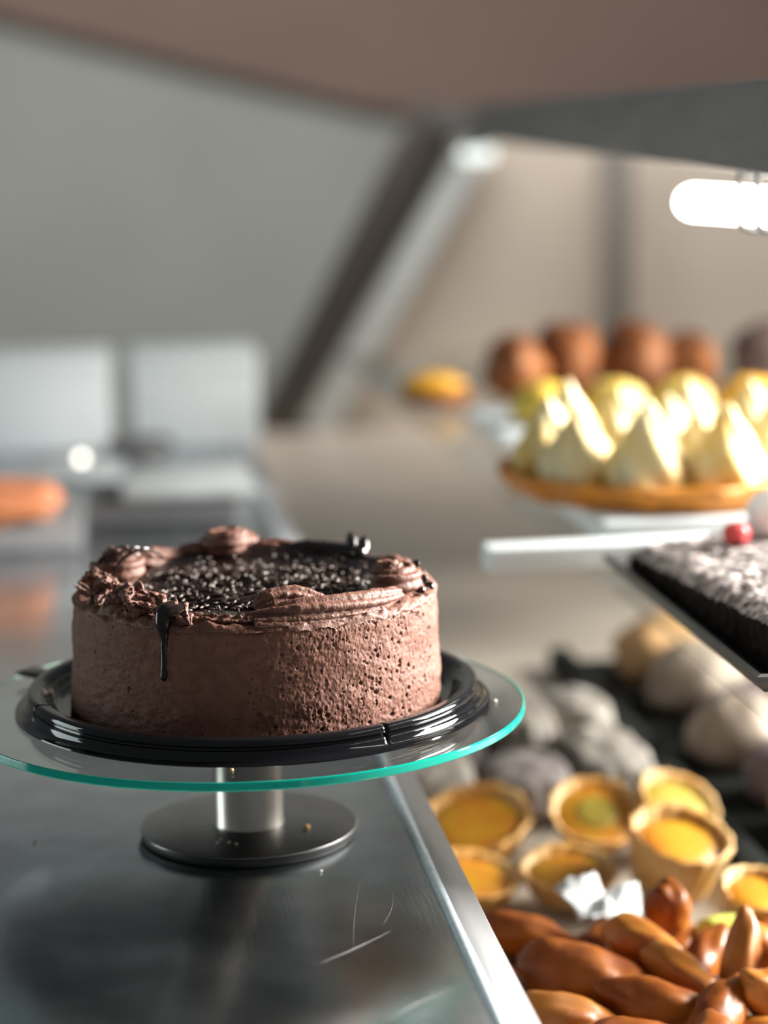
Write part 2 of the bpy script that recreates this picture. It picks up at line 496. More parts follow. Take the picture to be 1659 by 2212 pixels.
# ------------------------------------------------------------------ cake stand
ZP = H+0.0813     # top of the glass plate
def cake_stand():
    t = thing('cake_stand', 'round glass cake stand with a steel post and foot, holding the chocolate cake', 'cake stand', (0, 0, H))
    bd = lathe('base_disc', [(0, 0.0062), (0.0640, 0.0062), (0.0648, 0.0060), (0.0651, 0.0056), (0.0650, 0.0052), (0, 0.0050)], 160, M['basesteel'], t)
    lathe('rubber_foot', [(0, 0.0049), (0.0640, 0.0049), (0.0646, 0.0044), (0.0646, 0.0004), (0.064, 0.0), (0, 0.0)], 160, M['rubber'], bd)
    lathe('post', [(0, 0.0062), (0.0212, 0.0062), (0.0214, 0.0072), (0.0207, 0.0082), (0.0207, 0.0752), (0.0204, 0.0760), (0, 0.0760)], 120, M['poststeel'], t)
    R, th, z1 = 0.1655, 0.0050, 0.0813
    z0 = z1-th
    e = 0.0008
    g = lathe('glass_plate', [(0, z1), (0.03, z1), (0.15, z1), (R-e, z1), (R-e*0.3, z1-e*0.3), (R, z1-e), (R, z0+e), (R-e*0.3, z0+e*0.3), (R-e, z0), (0.15, z0), (0.03, z0), (0, z0)], 256, M['glassplate'], t)
    sharp(g, 20)
    # the ground edge of the disc
    g.data.materials.append(M['groundedge'])
    for p in g.data.polygons:
        if all(math.hypot(g.data.vertices[i].co.x, g.data.vertices[i].co.y) > R-e*1.01 for i in p.vertices): p.material_index = 1
cake_stand()

# ------------------------------------------------------------------ black plastic cake tray
TX, TY = 0.0050, -0.0005
def cake_tray():
    t = thing('cake_tray', 'round glossy black plastic tray under the chocolate cake', 'tray', (TX, TY, ZP))
    prof = [(0, 0.0004), (0.1395, 0.0004), (0.1405, 0.0009), (0.1402, 0.0016), (0.1362, 0.0020), (0.1345, 0.0030), (0.1338, 0.0060), (0.1334, 0.0070),
            (0.1316, 0.0074), (0.1314, 0.0084), (0.1330, 0.0092), (0.1333, 0.0102), (0.1328, 0.0122), (0.1316, 0.0133), (0.1300, 0.0136), (0.1252, 0.0130),
            (0.1238, 0.0122), (0.1222, 0.0100), (0.1205, 0.0088), (0.1196, 0.0060), (0.1180, 0.0048), (0.1165, 0.0030), (0.113, 0.0024), (0, 0.0024)]
    notch = [math.radians(-61), math.radians(197), math.radians(70)]
    def rf(r, z, a):
        if r > 0.118 and z > 0.0035:
            for q in notch:
                d = (a-q+PI) % (2*PI)-PI
                k = math.exp(-(d/0.006)**2)
                r -= 0.0014*k; z -= 0.0012*k
        return r, z
    o = lathe('tray_body', prof, 720, M['blackplastic'], t, rfun=rf)
    sharp(o, 60)
    # pull tab on the far left of the rim
    a = math.radians(150)
    tab = box('pull_tab', (0, 0, 0), (0.028, 0.020, 0.0016), M['blackplastic'], t, bev=0.0007,
              mtx=Matrix.Translation((0.146*math.cos(a), 0.146*math.sin(a), 0.0045)) @ Matrix.Rotation(a, 4, 'Z') @ Matrix.Rotation(-0.12, 4, 'Y'))
cake_tray()

# ------------------------------------------------------------------ the cake
CX, CY = 0.0070, 0.0
ZB = ZP+0.0026            # underside of the cake
ZT = H+0.1500-ZB          # top of the side, in cake coordinates
def cake():
    t = thing('chocolate_cake', 'round chocolate buttercream cake with piped border, glaze and sprinkles', 'cake', (CX, CY, ZB))
    # ---- body: dense cylinder wall with smeared and pitted buttercream
    nf, nb, nz = 1250, 110, 132
    front = np.linspace(math.radians(-200), math.radians(12), nf, endpoint=False)
    back = np.linspace(math.radians(12), math.radians(160), nb, endpoint=False)
    A = np.concatenate([front, back]); nu = len(A)
    s = np.linspace(0, 1, nz)
    Z = s*ZT
    rb = 0.1092+(0.1066-0.1092)*s
    # slight bulge near the foot, rounding at the top
    rb = rb+0.0006*np.exp(-((s-0.06)/0.05)**2)
    top = np.clip((Z-(ZT-0.007))/0.007, 0, 1)
    right = np.clip((np.degrees(A)+105)/40, 0, 1)          # 0 smooth left part, 1 pitted right part
    right = right*right*(3-2*right)
    Rr = np.repeat(rb[:, None], nu, 1)
    rnd = 0.004+0.005*np.clip((np.degrees(A)+50)/40, 0, 1)
    Rr -= (1-np.sqrt(np.clip(1-top**2, 0, 1)))[:, None]*rnd[None, :]
    smear = fbm2(nu, nz, 60, 22, 4, 3)*0.00042*(1-0.5*right)[None, :]
    grain = fbm2(nu, nz, 260, 30, 3, 5)*0.00024*(0.18+0.82*right)[None, :]
    big = fbm2(nu, nz, 14, 3, 2, 9)*0.0007
    Hh = smear+grain+big
    # open pores: denser on the right half
    ang = A; 
    for k in range(2300):
        a0 = math.radians(random.uniform(-200, 10))
        w = max(0, min(1, (math.degrees(a0)+104)/35))
        if random.random() > 0.16+0.84*w: continue
        z0 = random.uniform(0.002, ZT-0.002)
        big_p = random.random() < 0.06
        rr = random.uniform(0.0007, 0.00115) if big_p else 0.00022+0.00042*random.random()**2
        dp = rr*random.uniform(1.4, 2.4)
        if w < 0.2: rr *= 0.8; dp *= 0.8
        ix = np.searchsorted(front, a0); iz = int(z0/ZT*(nz-1))
        kx = int(rr*3/(0.108*(front[1]-front[0])))+1; kz = int(rr*3/(ZT/(nz-1)))+1
        x0, x1 = max(0, ix-kx), min(nf, ix+kx+1); y0, y1 = max(0, iz-kz), min(nz, iz+kz+1)
        if x1 <= x0 or y1 <= y0: continue
        dx = (A[x0:x1]-a0)*0.108; dz = Z[y0:y1]-z0
        el = random.uniform(0.8, 1.5)
        d2 = (dx[None, :]/el)**2+(dz[:, None])**2
        Hh[y0:y1, x0:x1] -= dp*np.exp(-(d2/rr**2)**1.5)
    Rr = Rr+Hh*np.minimum(1, (1-s)*14+0.4)[:, None]
    X = Rr*np.cos(A)[None, :]; Y = Rr*np.sin(A)[None, :]; ZZ = np.repeat(Z[:, None], nu, 1)
    V = np.stack([X, Y, ZZ], -1).reshape(-1, 3)
    # top sheet, dipping slightly towards the middle
    rt = [0.098, 0.09, 0.08, 0.06, 0.03]
    extra = []
    for r in rt:
        for a in A: extra.append((r*math.cos(a), r*math.sin(a), ZT-0.0005))
    V = np.concatenate([V, np.array(extra), [[0, 0, ZT-0.0005]], [[0, 0, 0.0]]])
    rows = nz+len(rt)
    F = grid_faces(nu, rows)
    c = rows*nu
    for k in range(nu):
        F.append(((rows-1)*nu+k, (rows-1)*nu+(k+1) % nu, c)); F.append(((k+1) % nu, k, c+1))
    mk('cake_body', V, F, M['frost'], t)

    # ---- rough border ring on the top edge
    n1, n2 = 620, 22
    Nz = fbm2(n1, n2, 44, 5, 4, 21); N2 = fbm2(n1, n2, 150, 6, 3, 22)
    V = []
    for j in range(n2):
        ph = PI*(j/(n2-1))*1.12-0.12
        for i in range(n1):
            a = 2*PI*i/n1
            hz = 0.0052+0.0014*math.sin(5*a+1)+0.001*math.sin(9*a)
            k = 1+0.34*Nz[j, i]+0.22*N2[j, i]
            r = 0.0965+0.0105*math.cos(ph)*(1+0.12*Nz[j, i])
            V.append((r*math.cos(a), r*math.sin(a), ZT-0.0032+hz*max(0, math.sin(ph))*k+0.0006*N2[j, i]))
    mk('frosting_border', V, grid_faces(n1, n2), M['frost2'], t)

    def P(x, y, z):   # from counter coordinates to cake coordinates
        return (x-CX, y-CY, z+H-ZB)

    # ---- rosettes: a spiral squeezed from a star nozzle
    def rosette(x, y, z, R, tube, turns, hgt, a0, lobes=7, squash=1.0, m='frost2', seed=1):
        pts, rad = [], []
        n = 16
        for i in range(n):
            k = i/(n-1); a = a0+turns*2*PI*k
            r = R*(1-k)**0.8
            pts.append(P(x+r*math.cos(a), y+r*math.sin(a), z+hgt*k)); rad.append(tube*(1-0.45*k) if i else tube*0.6)
        rad[-1] = tube*0.12
        return sweep('rosette', pts, rad, M[m], t, seg=42, n=110, lobes=lobes, depth=0.30, twist=2.5, rough=0.0005, seed=seed, flat=squash)
    rosette(0.085, -0.030, 0.1555, 0.0125, 0.0095, 1.35, 0.0105, math.radians(-150), seed=2)
    rosette(-0.072, 0.030, 0.1560, 0.0115, 0.0105, 1.3, 0.0125, math.radians(170), seed=3)
    rosette(-0.002, 0.088, 0.1570, 0.0150, 0.0110, 1.2, 0.0100, math.radians(20), seed=4)
    # shells and ropes: (points, radii)
    def arc(a0, a1, r, z, n=6, dr=0, dz=0):
        out = []
        for i in range(n):
            k = i/(n-1); a = math.radians(a0+(a1-a0)*k)
            out.append((( r+dr*k)*math.cos(a), (r+dr*k)*math.sin(a), z+dz*k+H-ZB))
        return out
    def rope(pts, rad, lobes=5, depth=0.33, twist=1.2, rough=0.0006, seed=0, flat=0.8, n=120, name='piped_rope', m='frost2'):
        return sweep(name, pts, rad, M[m], t, seg=46, n=n, lobes=lobes, depth=depth, twist=twist, rough=rough, seed=seed, flat=flat)
    # long swoosh along the front right edge
    rope(arc(-97, -38, 0.0935, 0.1535, 8, 0.004, 0.002), [0.0020, 0.0060, 0.0098, 0.0102, 0.0098, 0.0092, 0.0078, 0.0050], seed=5, lobes=6)
    rope(arc(-94, -50, 0.1005, 0.1500, 8, 0.002, 0.001), [0.0045, 0.0050, 0.0046, 0.0042, 0.0040, 0.0036, 0.0028, 0.0015], seed=6, lobes=4, depth=0.4)
    # hump standing behind the swoosh
    rope([P(0.002, -0.086, 0.156), P(0.010, -0.083, 0.1600), P(0.024, -0.079, 0.1605), P(0.036, -0.077, 0.1575), P(0.046, -0.076, 0.155)],
         [0.004, 0.0075, 0.0078, 0.006, 0.003], seed=7, lobes=6)
    # low smear at the front centre
    rope(arc(-122, -92, 0.0945, 0.1505, 6, 0.002, 0.0008), [0.005, 0.0062, 0.0058, 0.0055, 0.0050, 0.003], seed=8, depth=0.45, rough=0.0014, flat=0.62)
    # torn, petal-like shells on the front left
    rg = random.Random(4)
    for i in range(11):
        ad = -181+5.6*i+rg.uniform(-2.0, 2.0)
        hgt = rg.uniform(-0.002, 0.0045)+(0.003 if 4 < i < 8 else 0); ln = rg.uniform(0.70, 1.25)
        a = math.radians(ad)
        ri, ro = 0.082+rg.uniform(-0.003, 0.006), 0.1050+rg.uniform(-0.005, 0.0035)
        tw = math.radians(rg.uniform(-9, 16))
        pts = []
        for k in range(5):
            q = k/4
            r = ri+(ro-ri)*q
            pts.append((r*math.cos(a+tw*q), r*math.sin(a+tw*q), 0.1525+hgt+0.0065*math.sin(PI*(0.30+0.66*q))+H-ZB-0.0018+rg.uniform(-0.0012, 0.0012)))
        rad = [0.0022, 0.0046*ln, 0.0060*ln, 0.0050*ln, 0.0012]
        sweep('piped_shell', pts, rad, M['frost2'], t, seg=44, n=60, lobes=rg.choice((3, 4, 5)), depth=0.5, twist=rg.uniform(0.5, 3), rough=0.0019, seed=20+i, flat=rg.uniform(0.6, 1.1))
    # torn flakes of buttercream sticking up between the shells
    for i in range(12):
        a = math.radians(rg.uniform(-178, -124)); r = rg.uniform(0.086, 0.102); z = 0.1555+rg.uniform(0, 0.004)
        d = Vector((math.cos(a+rg.uniform(-1, 1)), math.sin(a+rg.uniform(-1, 1)), rg.uniform(0.1, 1.0))).normalized()*rg.uniform(0.006, 0.011)
        p0 = Vector((r*math.cos(a), r*math.sin(a), z+H-ZB)); u = Vector((-math.sin(a), math.cos(a), 0.3))*rg.uniform(-0.004, 0.004)
        sweep('frosting_flake', [p0-d*0.4, p0+d*0.3+u*0.3, p0+d+u], [0.0034, 0.0030, 0.0004], M['frost2'], t, seg=24, n=26, lobes=2, depth=0.6, rough=0.0016, seed=80+i, flat=0.45)
    # thin curled ribbon standing up among the shells
    sweep('piped_shell', [P(-0.066, -0.052, 0.156), P(-0.063, -0.054, 0.163), P(-0.0605, -0.056, 0.165), P(-0.059, -0.060, 0.1595)], [0.0012, 0.0030, 0.0026, 0.0008], M['frost2'], t,
          seg=30, n=40, lobes=3, depth=0.5, rough=0.0008, seed=40)
    # shells round the back and the right
    for i, (a0, a1, z, R) in enumerate(((118, 92, 0.1555, 0.0085), (88, 62, 0.1560, 0.0080), (168, 138, 0.1545, 0.0075), (140, 112, 0.1560, 0.0090), (-24, 6, 0.1545, 0.0085), (8, 34, 0.1540, 0.0080))):
        rope(arc(a0, a1, 0.0925, z, 6), [R*0.5, R, R*1.05, R*0.85, R*0.6, R*0.2], seed=50+i, lobes=6)

    # ---- glaze pool with a raised back edge
    n1, n2 = 220, 40
    Nn = fbm2(n1, n2, 16, 6, 3, 31)
    V = []
    for j in range(n2):
        k = j/(n2-1)
        for i in range(n1):
            a = 2*PI*i/n1
            Rm = 0.0860+0.0025*math.sin(3*a+0.5)+0.002*math.sin(7*a)
            bk = max(0, math.sin(a-math.radians(-18)))            # back of the cake
            r = Rm*k
            z = ZT+0.0012+0.0006*Nn[j, i]+0.0088*(bk**1.2)*max(0, (k-0.80)/0.20)**1.5
            if k > 0.96: z -= 0.0022*(k-0.96)/0.04*(1-bk)
            V.append((r*math.cos(a)+0.001, r*math.sin(a), z))
    glz = mk('chocolate_glaze', V, grid_faces(n1, n2), M['glaze'], t)
    # glaze coating the back right rim, with two small peaks
    rope(arc(72, 36, 0.0885, 0.1575, 6), [0.004, 0.0066, 0.0066, 0.0064, 0.0062, 0.0045], seed=61, m='glaze', name='glazed_rim', lobes=0)
    rope([P(0.078, 0.058, 0.158), P(0.079, 0.060, 0.164), P(0.080, 0.061, 0.1675)], [0.005, 0.0034, 0.0007], seed=62, m='glaze', name='glaze_peak', n=24, lobes=0)
    rope([P(0.071, 0.064, 0.158), P(0.072, 0.066, 0.165), P(0.0715, 0.067, 0.1690)], [0.005, 0.0036, 0.0007], seed=63, m='glaze', name='glaze_peak', n=24, lobes=0)
    # ---- the drip on the front left
    a = math.radians(-121.5)
    def side(z, off=0.0, da=0.0):
        s_ = (z+H-ZB)/ZT
        r = 0.1092+(0.1066-0.1092)*s_+off
        return (r*math.cos(a+da), r*math.sin(a+da), z+H-ZB)
    sweep('glaze_drip', [side(0.1585, -0.010), side(0.1570, -0.0020), side(0.1520, 0.0008), side(0.1440, 0.0001, 0.004), side(0.1360, -0.0004), side(0.1280, -0.0004), side(0.1215, 0.0002), side(0.1185, -0.0006)],
          [0.004, 0.0052, 0.0046, 0.0026, 0.0019, 0.0017, 0.0022, 0.0010], M['glaze'], t, seg=20, n=70, flat=0.8, rough=0.0003, rscale=180)
    blob('glaze_drop', M['glaze'], t, rad=(0.0085, 0.0050, 0.0040), loc=side(0.1565, -0.005, 0.05), rot=(0, 0, 0.6), seed=3)
    for x, y, z, r in ((0.104, -0.026, 0.1560, 0.0038), (0.107, -0.022, 0.1500, 0.0046), (0.1005, -0.020, 0.1640, 0.0030), (0.101, -0.036, 0.1520, 0.0030)):
        blob('glaze_drop', M['glaze'], t, rad=(r, r*0.7, r*0.8), loc=P(x, y, z), rot=(0, 0.5, random.random()*3), seed=int(z*1e4))
    # dark streaks across the left rosette and drizzle lines over the pool
    rg = random.Random(12)
    for i in range(9):
        y0 = -0.062+0.0125*i
        pts = []
        for k in range(7):
            x = -0.062+0.124*k/6
            y = y0+0.004*math.sin(k*1.4+i)+rg.uniform(-0.002, 0.002)
            if x*x+y*y > 0.078**2:
                q = 0.078/math.hypot(x, y); x *= q; y *= q
            pts.append((x, y, ZT+0.0020))
        sweep('drizzle', pts, [0.0006, 0.0011, 0.0009, 0.0012, 0.0009, 0.0011, 0.0006], M['glaze'], glz, seg=8, n=60)
    for i in range(3):
        sweep('drizzle', [P(-0.088+0.006*i, 0.018-0.004*i, 0.160), P(-0.080+0.006*i, 0.022-0.004*i, 0.1685), P(-0.068+0.006*i, 0.030-0.004*i, 0.172), P(-0.058+0.006*i, 0.036, 0.164)],
              [0.0008, 0.0012, 0.0011, 0.0008], M['glaze'], t, seg=8, n=30)

    # ---- chocolate sprinkles
    def rod(L, r):
        V, F = [], []
        prof = [(-L/2, r*0.5), (-L/2+r*0.4, r*0.95), (L/2-r*0.4, r*0.95), (L/2, r*0.5)]
        sg = 7
        for x, rr in prof:
            for k in range(sg):
                b = 2*PI*k/sg; V.append((x, rr*math.cos(b), rr*math.sin(b)))
        F = grid_faces(sg, 4)
        F.append(tuple(range(sg))); F.append(tuple(reversed(range(3*sg, 4*sg))))
        return V, F
    rg = random.Random(5)
    spots = []
    for i in range(620):
        r = 0.080*math.sqrt(rg.random()); b = rg.uniform(0, 2*PI)
        spots.append((r*math.cos(b), r*math.sin(b)))
    spots.sort(key=lambda p: p[1])
    rv, rf_ = rod(0.0034, 0.00055)
    base = bpy.data.meshes.new('sprinkle'); base.from_pydata(rv, [], rf_); base.materials.append(M['sprinkle'])
    base.polygons.foreach_set('use_smooth', [True]*len(base.polygons))
    V, F = [], []
    for i, (x, y) in enumerate(spots):
        k = math.hypot(x, y)/0.086
        a = math.atan2(y, x); bk = max(0, math.sin(a-math.radians(-18)))
        z = ZT+0.0024+0.0088*(bk**1.2)*max(0, (k-0.80)/0.20)**1.5+rg.uniform(0, 0.0007)
        Rm = Matrix.Translation((x, y, z)) @ Matrix.Rotation(rg.uniform(0, PI), 4, 'Z') @ Matrix.Rotation(rg.uniform(-0.45, 0.45) if rg.random() > 0.12 else 1.2, 4, 'Y') @ Matrix.Scale(rg.uniform(0.75, 1.2), 4)
        if i < 100:
            o = bpy.data.objects.new('sprinkle', base); COL.objects.link(o); o.parent = t; o.matrix_local = Rm
        else:
            off = len(V); V += [Rm @ Vector(v) for v in rv]; F += [tuple(off+q for q in f) for f in rf_]
    o = mk('loose_sprinkles', V, F, M['sprinkle'], t); o['kind'] = 'stuff'
cake()

# ------------------------------------------------------------------ crumbs
def crumb(x, y, z, r, m, label, group=None):
    o = blob('crumb', M[m], None, rad=(r, r*0.8, r*0.7), nu=12, nv=8, rough=0.5, fs=2.2, seed=int(abs(x*9e3)+abs(y*3e3)) % 97)
    o.location = (x, y, z+r*0.55)
    tag(o, label, 'crumb', group)
crumb(0.0355, -0.078, H, 0.0011, 'crumbw', 'tiny pale crumb alone on the steel counter in front of the stand')
crumb(-0.128, 0.005, H, 0.0010, 'crumbw', 'tiny pale crumb on the steel counter left of the stand foot')
crumb(0.0330, -0.018, H+0.0062, 0.0020, 'crumb', 'golden crumb on the steel foot of the cake stand')
for i, (x, y) in enumerate(((-0.0185, -0.030), (-0.014, -0.0365), (-0.021, -0.036), (-0.010, -0.040))):
    crumb(x, y, H+0.0062, 0.00085, 'crumbw', 'tiny pale crumb on the steel foot in front of the post', 'pale crumbs on the stand foot')
crumb(-0.0165, -0.143, ZP, 0.0011, 'crumb', 'golden crumb on the glass plate at the front of the black tray')
crumb(0.1220, 0.048, ZP+0.0095, 0.0018, 'crumbw', 'pale crumb inside the black tray right of the cake')
crumb(0.1450, -0.030, ZP, 0.0013, 'crumbw', 'pale crumb on the glass plate right of the tray')

# ------------------------------------------------------------------ the display case beside the counter
ZD = H-0.14               # its lower deck
ZS = H+0.098              # top of the glass shelf
def display_case():
    t = thing('display_case', 'long pastry display case with a dark frame beside the steel counter', 'display case', (0.8, 1.2, 0))
    inv = Matrix.Translation((-0.8, -1.2, 0))
    def put(o): o.data.transform(inv); return o
    X0, X1, Y0, Y1 = 0.1195, 1.45, -0.8, 3.06
    put(box('deck', ((X0+X1)/2, (Y0+Y1)/2, ZD-0.0126), (X1-X0, Y1-Y0, 0.024), M['deck'], t, bev=0.001))
    put(box('plinth', ((X0+X1)/2, (Y0+Y1)/2, (ZD-0.024)/2), (X1-X0-0.02, Y1-Y0-0.02, ZD-0.024), M['body'], t, bev=0.001))
    # end panel: a sloping left side follows the frame
    pl = [(0.265, ZD), (1.45, ZD), (1.45, H+0.455), (0.565, H+0.455)]
    Ya, Yb = 3.02, 3.05
    V = [(x, Ya, z) for x, z in pl]+[(x, Yb, z) for x, z in pl]
    F = [(0, 1, 2, 3), (7, 6, 5, 4), (0, 4, 5, 1), (1, 5, 6, 2), (2, 6, 7, 3), (3, 7, 4, 0)]
    o = mk('end_panel', V, F, M['endpanel'], t, False)
    bm = bmesh.new(); bm.from_mesh(o.data); bmesh.ops.recalc_face_normals(bm, faces=bm.faces); bm.to_mesh(o.data); bm.free(); put(o)
    put(beam('sloping_post', (0.235, 2.99, ZD), (0.592, 2.99, H+0.50), 0.075, 0.05, 0.10, 0.05, M['post'], t, up=(0, 1, 0)))
    put(beam('white_seal', (0.318, 2.985, ZD), (0.672, 2.985, H+0.448), 0.085, 0.02, 0.06, 0.02, M['seal'], t, up=(0, 1, 0)))  # strip added to paint the whitish glow along the post
    put(beam('top_rail', (0.598, 3.05, H+0.474), (0.2715, -0.75, H+0.398), 0.030, 0.052, 0.028, 0.058, M['rail'], t))
    put(beam('light_strip', (0.635, 3.0, H+0.448), (0.420, 0.40, H+0.389), 0.02, 0.006, 0.02, 0.006, M['whiteplastic'], t))
    put(box('rear_post', (0.935, 2.95, (ZD+H+0.46)/2), (0.07, 0.04, H+0.46-ZD), M['rearpost'], t, bev=0.003))
    # glass shelf, its white arm and uprights
    put(box('glass_shelf', (0.78, 0.93, ZS-0.0036), (1.01, 2.32, 0.006), M['shelfglass'], t, bev=0))
    put(box('shelf_arm', (0.60, 0.325, H+0.101), (0.80, 0.030, 0.019), M['whiteplastic'], t, bev=0.003, rz=0.03))
    put(box('shelf_arm', (0.78, 1.75, ZS-0.006-0.0085), (0.98, 0.030, 0.017), M['whiteplastic'], t, bev=0.003))
    for y in (0.34, 1.75):
        put(box('upright', (0.95, y, (ZD+ZS-0.02)/2), (0.03, 0.03, ZS-0.02-ZD), M['greyplastic'], t, bev=0.002))
    put(box('divider', (0.386, 0.15, ZD+0.011), (0.022, 1.55, 0.022), M['blacktray'], t, bev=0.002))
display_case()

def lamp(name, y0, y1, x, z, r, m, label):
    t = thing(name, label, 'lamp', (x, y0, H+z))
    L = y1-y0
    o = lathe('tube', [(0, 0), (r*0.6, 0.002), (r*0.92, 0.008), (r, 0.018), (r, L-0.018), (r*0.92, L-0.008), (r*0.6, L-0.002), (0, L)], 32, M[m], t)
    o.rotation_euler = (-PI/2, 0, 0)
    lathe('end_cap', [(0, L-0.006), (r*0.75, L-0.006), (r*0.75, L+0.003), (0, L+0.003)], 24, M['tin'], o)
    return t
t = lamp('fluorescent_tube', -0.42, 0.375, 0.372, 0.362, 0.0135, 'tube', 'brightly lit white lamp tube under the dark rail of the display case')
for dy in (0.56, 0.60):
    sweep('wire_clip', [(-0.002, dy, 0.040), (-0.017, dy, 0.028), (-0.0175, dy, 0.0), (-0.016, dy, -0.013), (0.0, dy, -0.0165), (0.016, dy, -0.010), (0.016, dy, 0.010)], [0.0020]*7, M['darkgrey'], t, seg=8, n=30)
box('lamp_holder', (-0.002, 0.585, 0.034), (0.014, 0.075, 0.028), M['tin'], t, bev=0.003)
t2 = lamp('fluorescent_tube', 2.30, 2.56, 0.565, 0.405, 0.012, 'tube2', 'small dim lamp tube near the far corner of the display case')
box('lamp_holder', (0.0, 0.10, 0.026), (0.03, 0.05, 0.036), M['tin'], t2, bev=0.003)

# ------------------------------------------------------------------ brownie slab on its tray
def brownie():
    xl, y0, y1, xr = 0.281, -0.106, 0.268, 0.62
    t = thing('baking_tray', 'flat grey metal tray holding the dark brownie slab', 'tray', ((xl+xr)/2, (y0+y1)/2, ZS))
    cx, cy = (xl+xr)/2, (y0+y1)/2
    w, d = xr-xl, y1-y0
    box('tray_base', (0, 0, 0.0015), (w-0.01, d-0.01, 0.003), M['tin'], t, bev=0.0008)
    # folded rim
    V = []; prof = [(0.000, 0.0005), (-0.0065, 0.0070), (-0.0075, 0.0105), (-0.0050, 0.0112), (0.0015, 0.0040)]
    cor = [(-w/2+0.007, -d/2+0.007, -1, -1), (w/2-0.007, -d/2+0.007, 1, -1), (w/2-0.007, d/2-0.007, 1, 1), (-w/2+0.007, d/2-0.007, -1, 1)]
    for (x, y, sx, sy) in cor:
        for (o_, z) in prof: V.append((x-sx*o_, y-sy*o_, z))
    n = len(prof); F = []
    for c in range(4):
        for k in range(n-1):
            F.append((c*n+k, ((c+1) % 4)*n+k, ((c+1) % 4)*n+k+1, c*n+k+1))
    o = mk('tray_rim', V, F, M['tin'], t, False)
    sol = o.modifiers.new('thick', 'SOLIDIFY'); sol.thickness = 0.0012; sol.offset = 0
    # the slab
    b = thing('brownie_slab', 'dark chocolate brownie slab with a sugary crackled top on a metal tray', 'brownie', (cx, cy, ZS+0.0032))
    w2, d2, h = w-0.030, d-0.030, 0.035
    nx, ny, nzz = 150, 170, 16
    def hgt(x, y):
        p = Vector((x*70, y*70, 0))
        e = min(w2/2-abs(x), d2/2-abs(y))
        q = min(1, max(0, 0.5-y/d2)); q2 = min(1, (x+w2/2)/0.12)
        return 0.017+0.019*q+0.012*q2-0.006*max(0, 1-e/0.012)**2+0.0028*mnoise.noise(p)+0.0022*mnoise.noise(p*2.3)+0.0016*mnoise.noise(p*5)
    V = []
    for j in range(ny):
        for i in range(nx):
            x = -w2/2+w2*i/(nx-1); y = -d2/2+d2*j/(ny-1)
            V.append((x+0.001*mnoise.noise(Vector((y*90, x*20, 5))), y, hgt(x, y)))
    F = grid_faces(nx, ny, False)
    mk('sugar_crust', V, F, M['sugar'], b)
    per = [(i, 0) for i in range(nx)]+[(nx-1, j) for j in range(1, ny)]+[(i, ny-1) for i in range(nx-2, -1, -1)]+[(0, j) for j in range(ny-2, 0, -1)]
    np_ = len(per); V2 = []
    for k in range(nzz):
        q = k/(nzz-1)
        for (i, j) in per:
            x, y, z = V[j*nx+i]
            zz = z*(1-q)+0.0005
            nn = 0.0022*mnoise.noise(Vector((x*120, y*120, zz*160)))*math.sin(PI*q)
            sc = 1+nn/0.1
            V2.append((x*sc-0.0, y*sc, zz-0.0005*(k == 0)))
    mk('brownie_body', V2, grid_faces(np_, nzz), M['brownie'], b)
    # loose sugar flakes clinging to the side face
    return cx, cy
brownie()
o = blob('whipped_cream', M['cream'], None, rad=(0.022, 0.024, 0.021), rough=0.12, flatbot=0.25, seed=4)
o.location = (0.392, 0.205, ZS+0.030+0.0165)
tag(o, 'rounded white dollop of whipped cream on the brownie slab', 'cream')
o = blob('red_berry', M['berry'], None, rad=(0.012, 0.011, 0.010), rough=0.1, taper=0.3, flatbot=0.2, seed=6, rot=(0, 0, 0.8))
o.location = (0.357, 0.185, ZS+0.030+0.0085)
tag(o, 'small red berry on the brownie beside the whipped cream', 'berry')

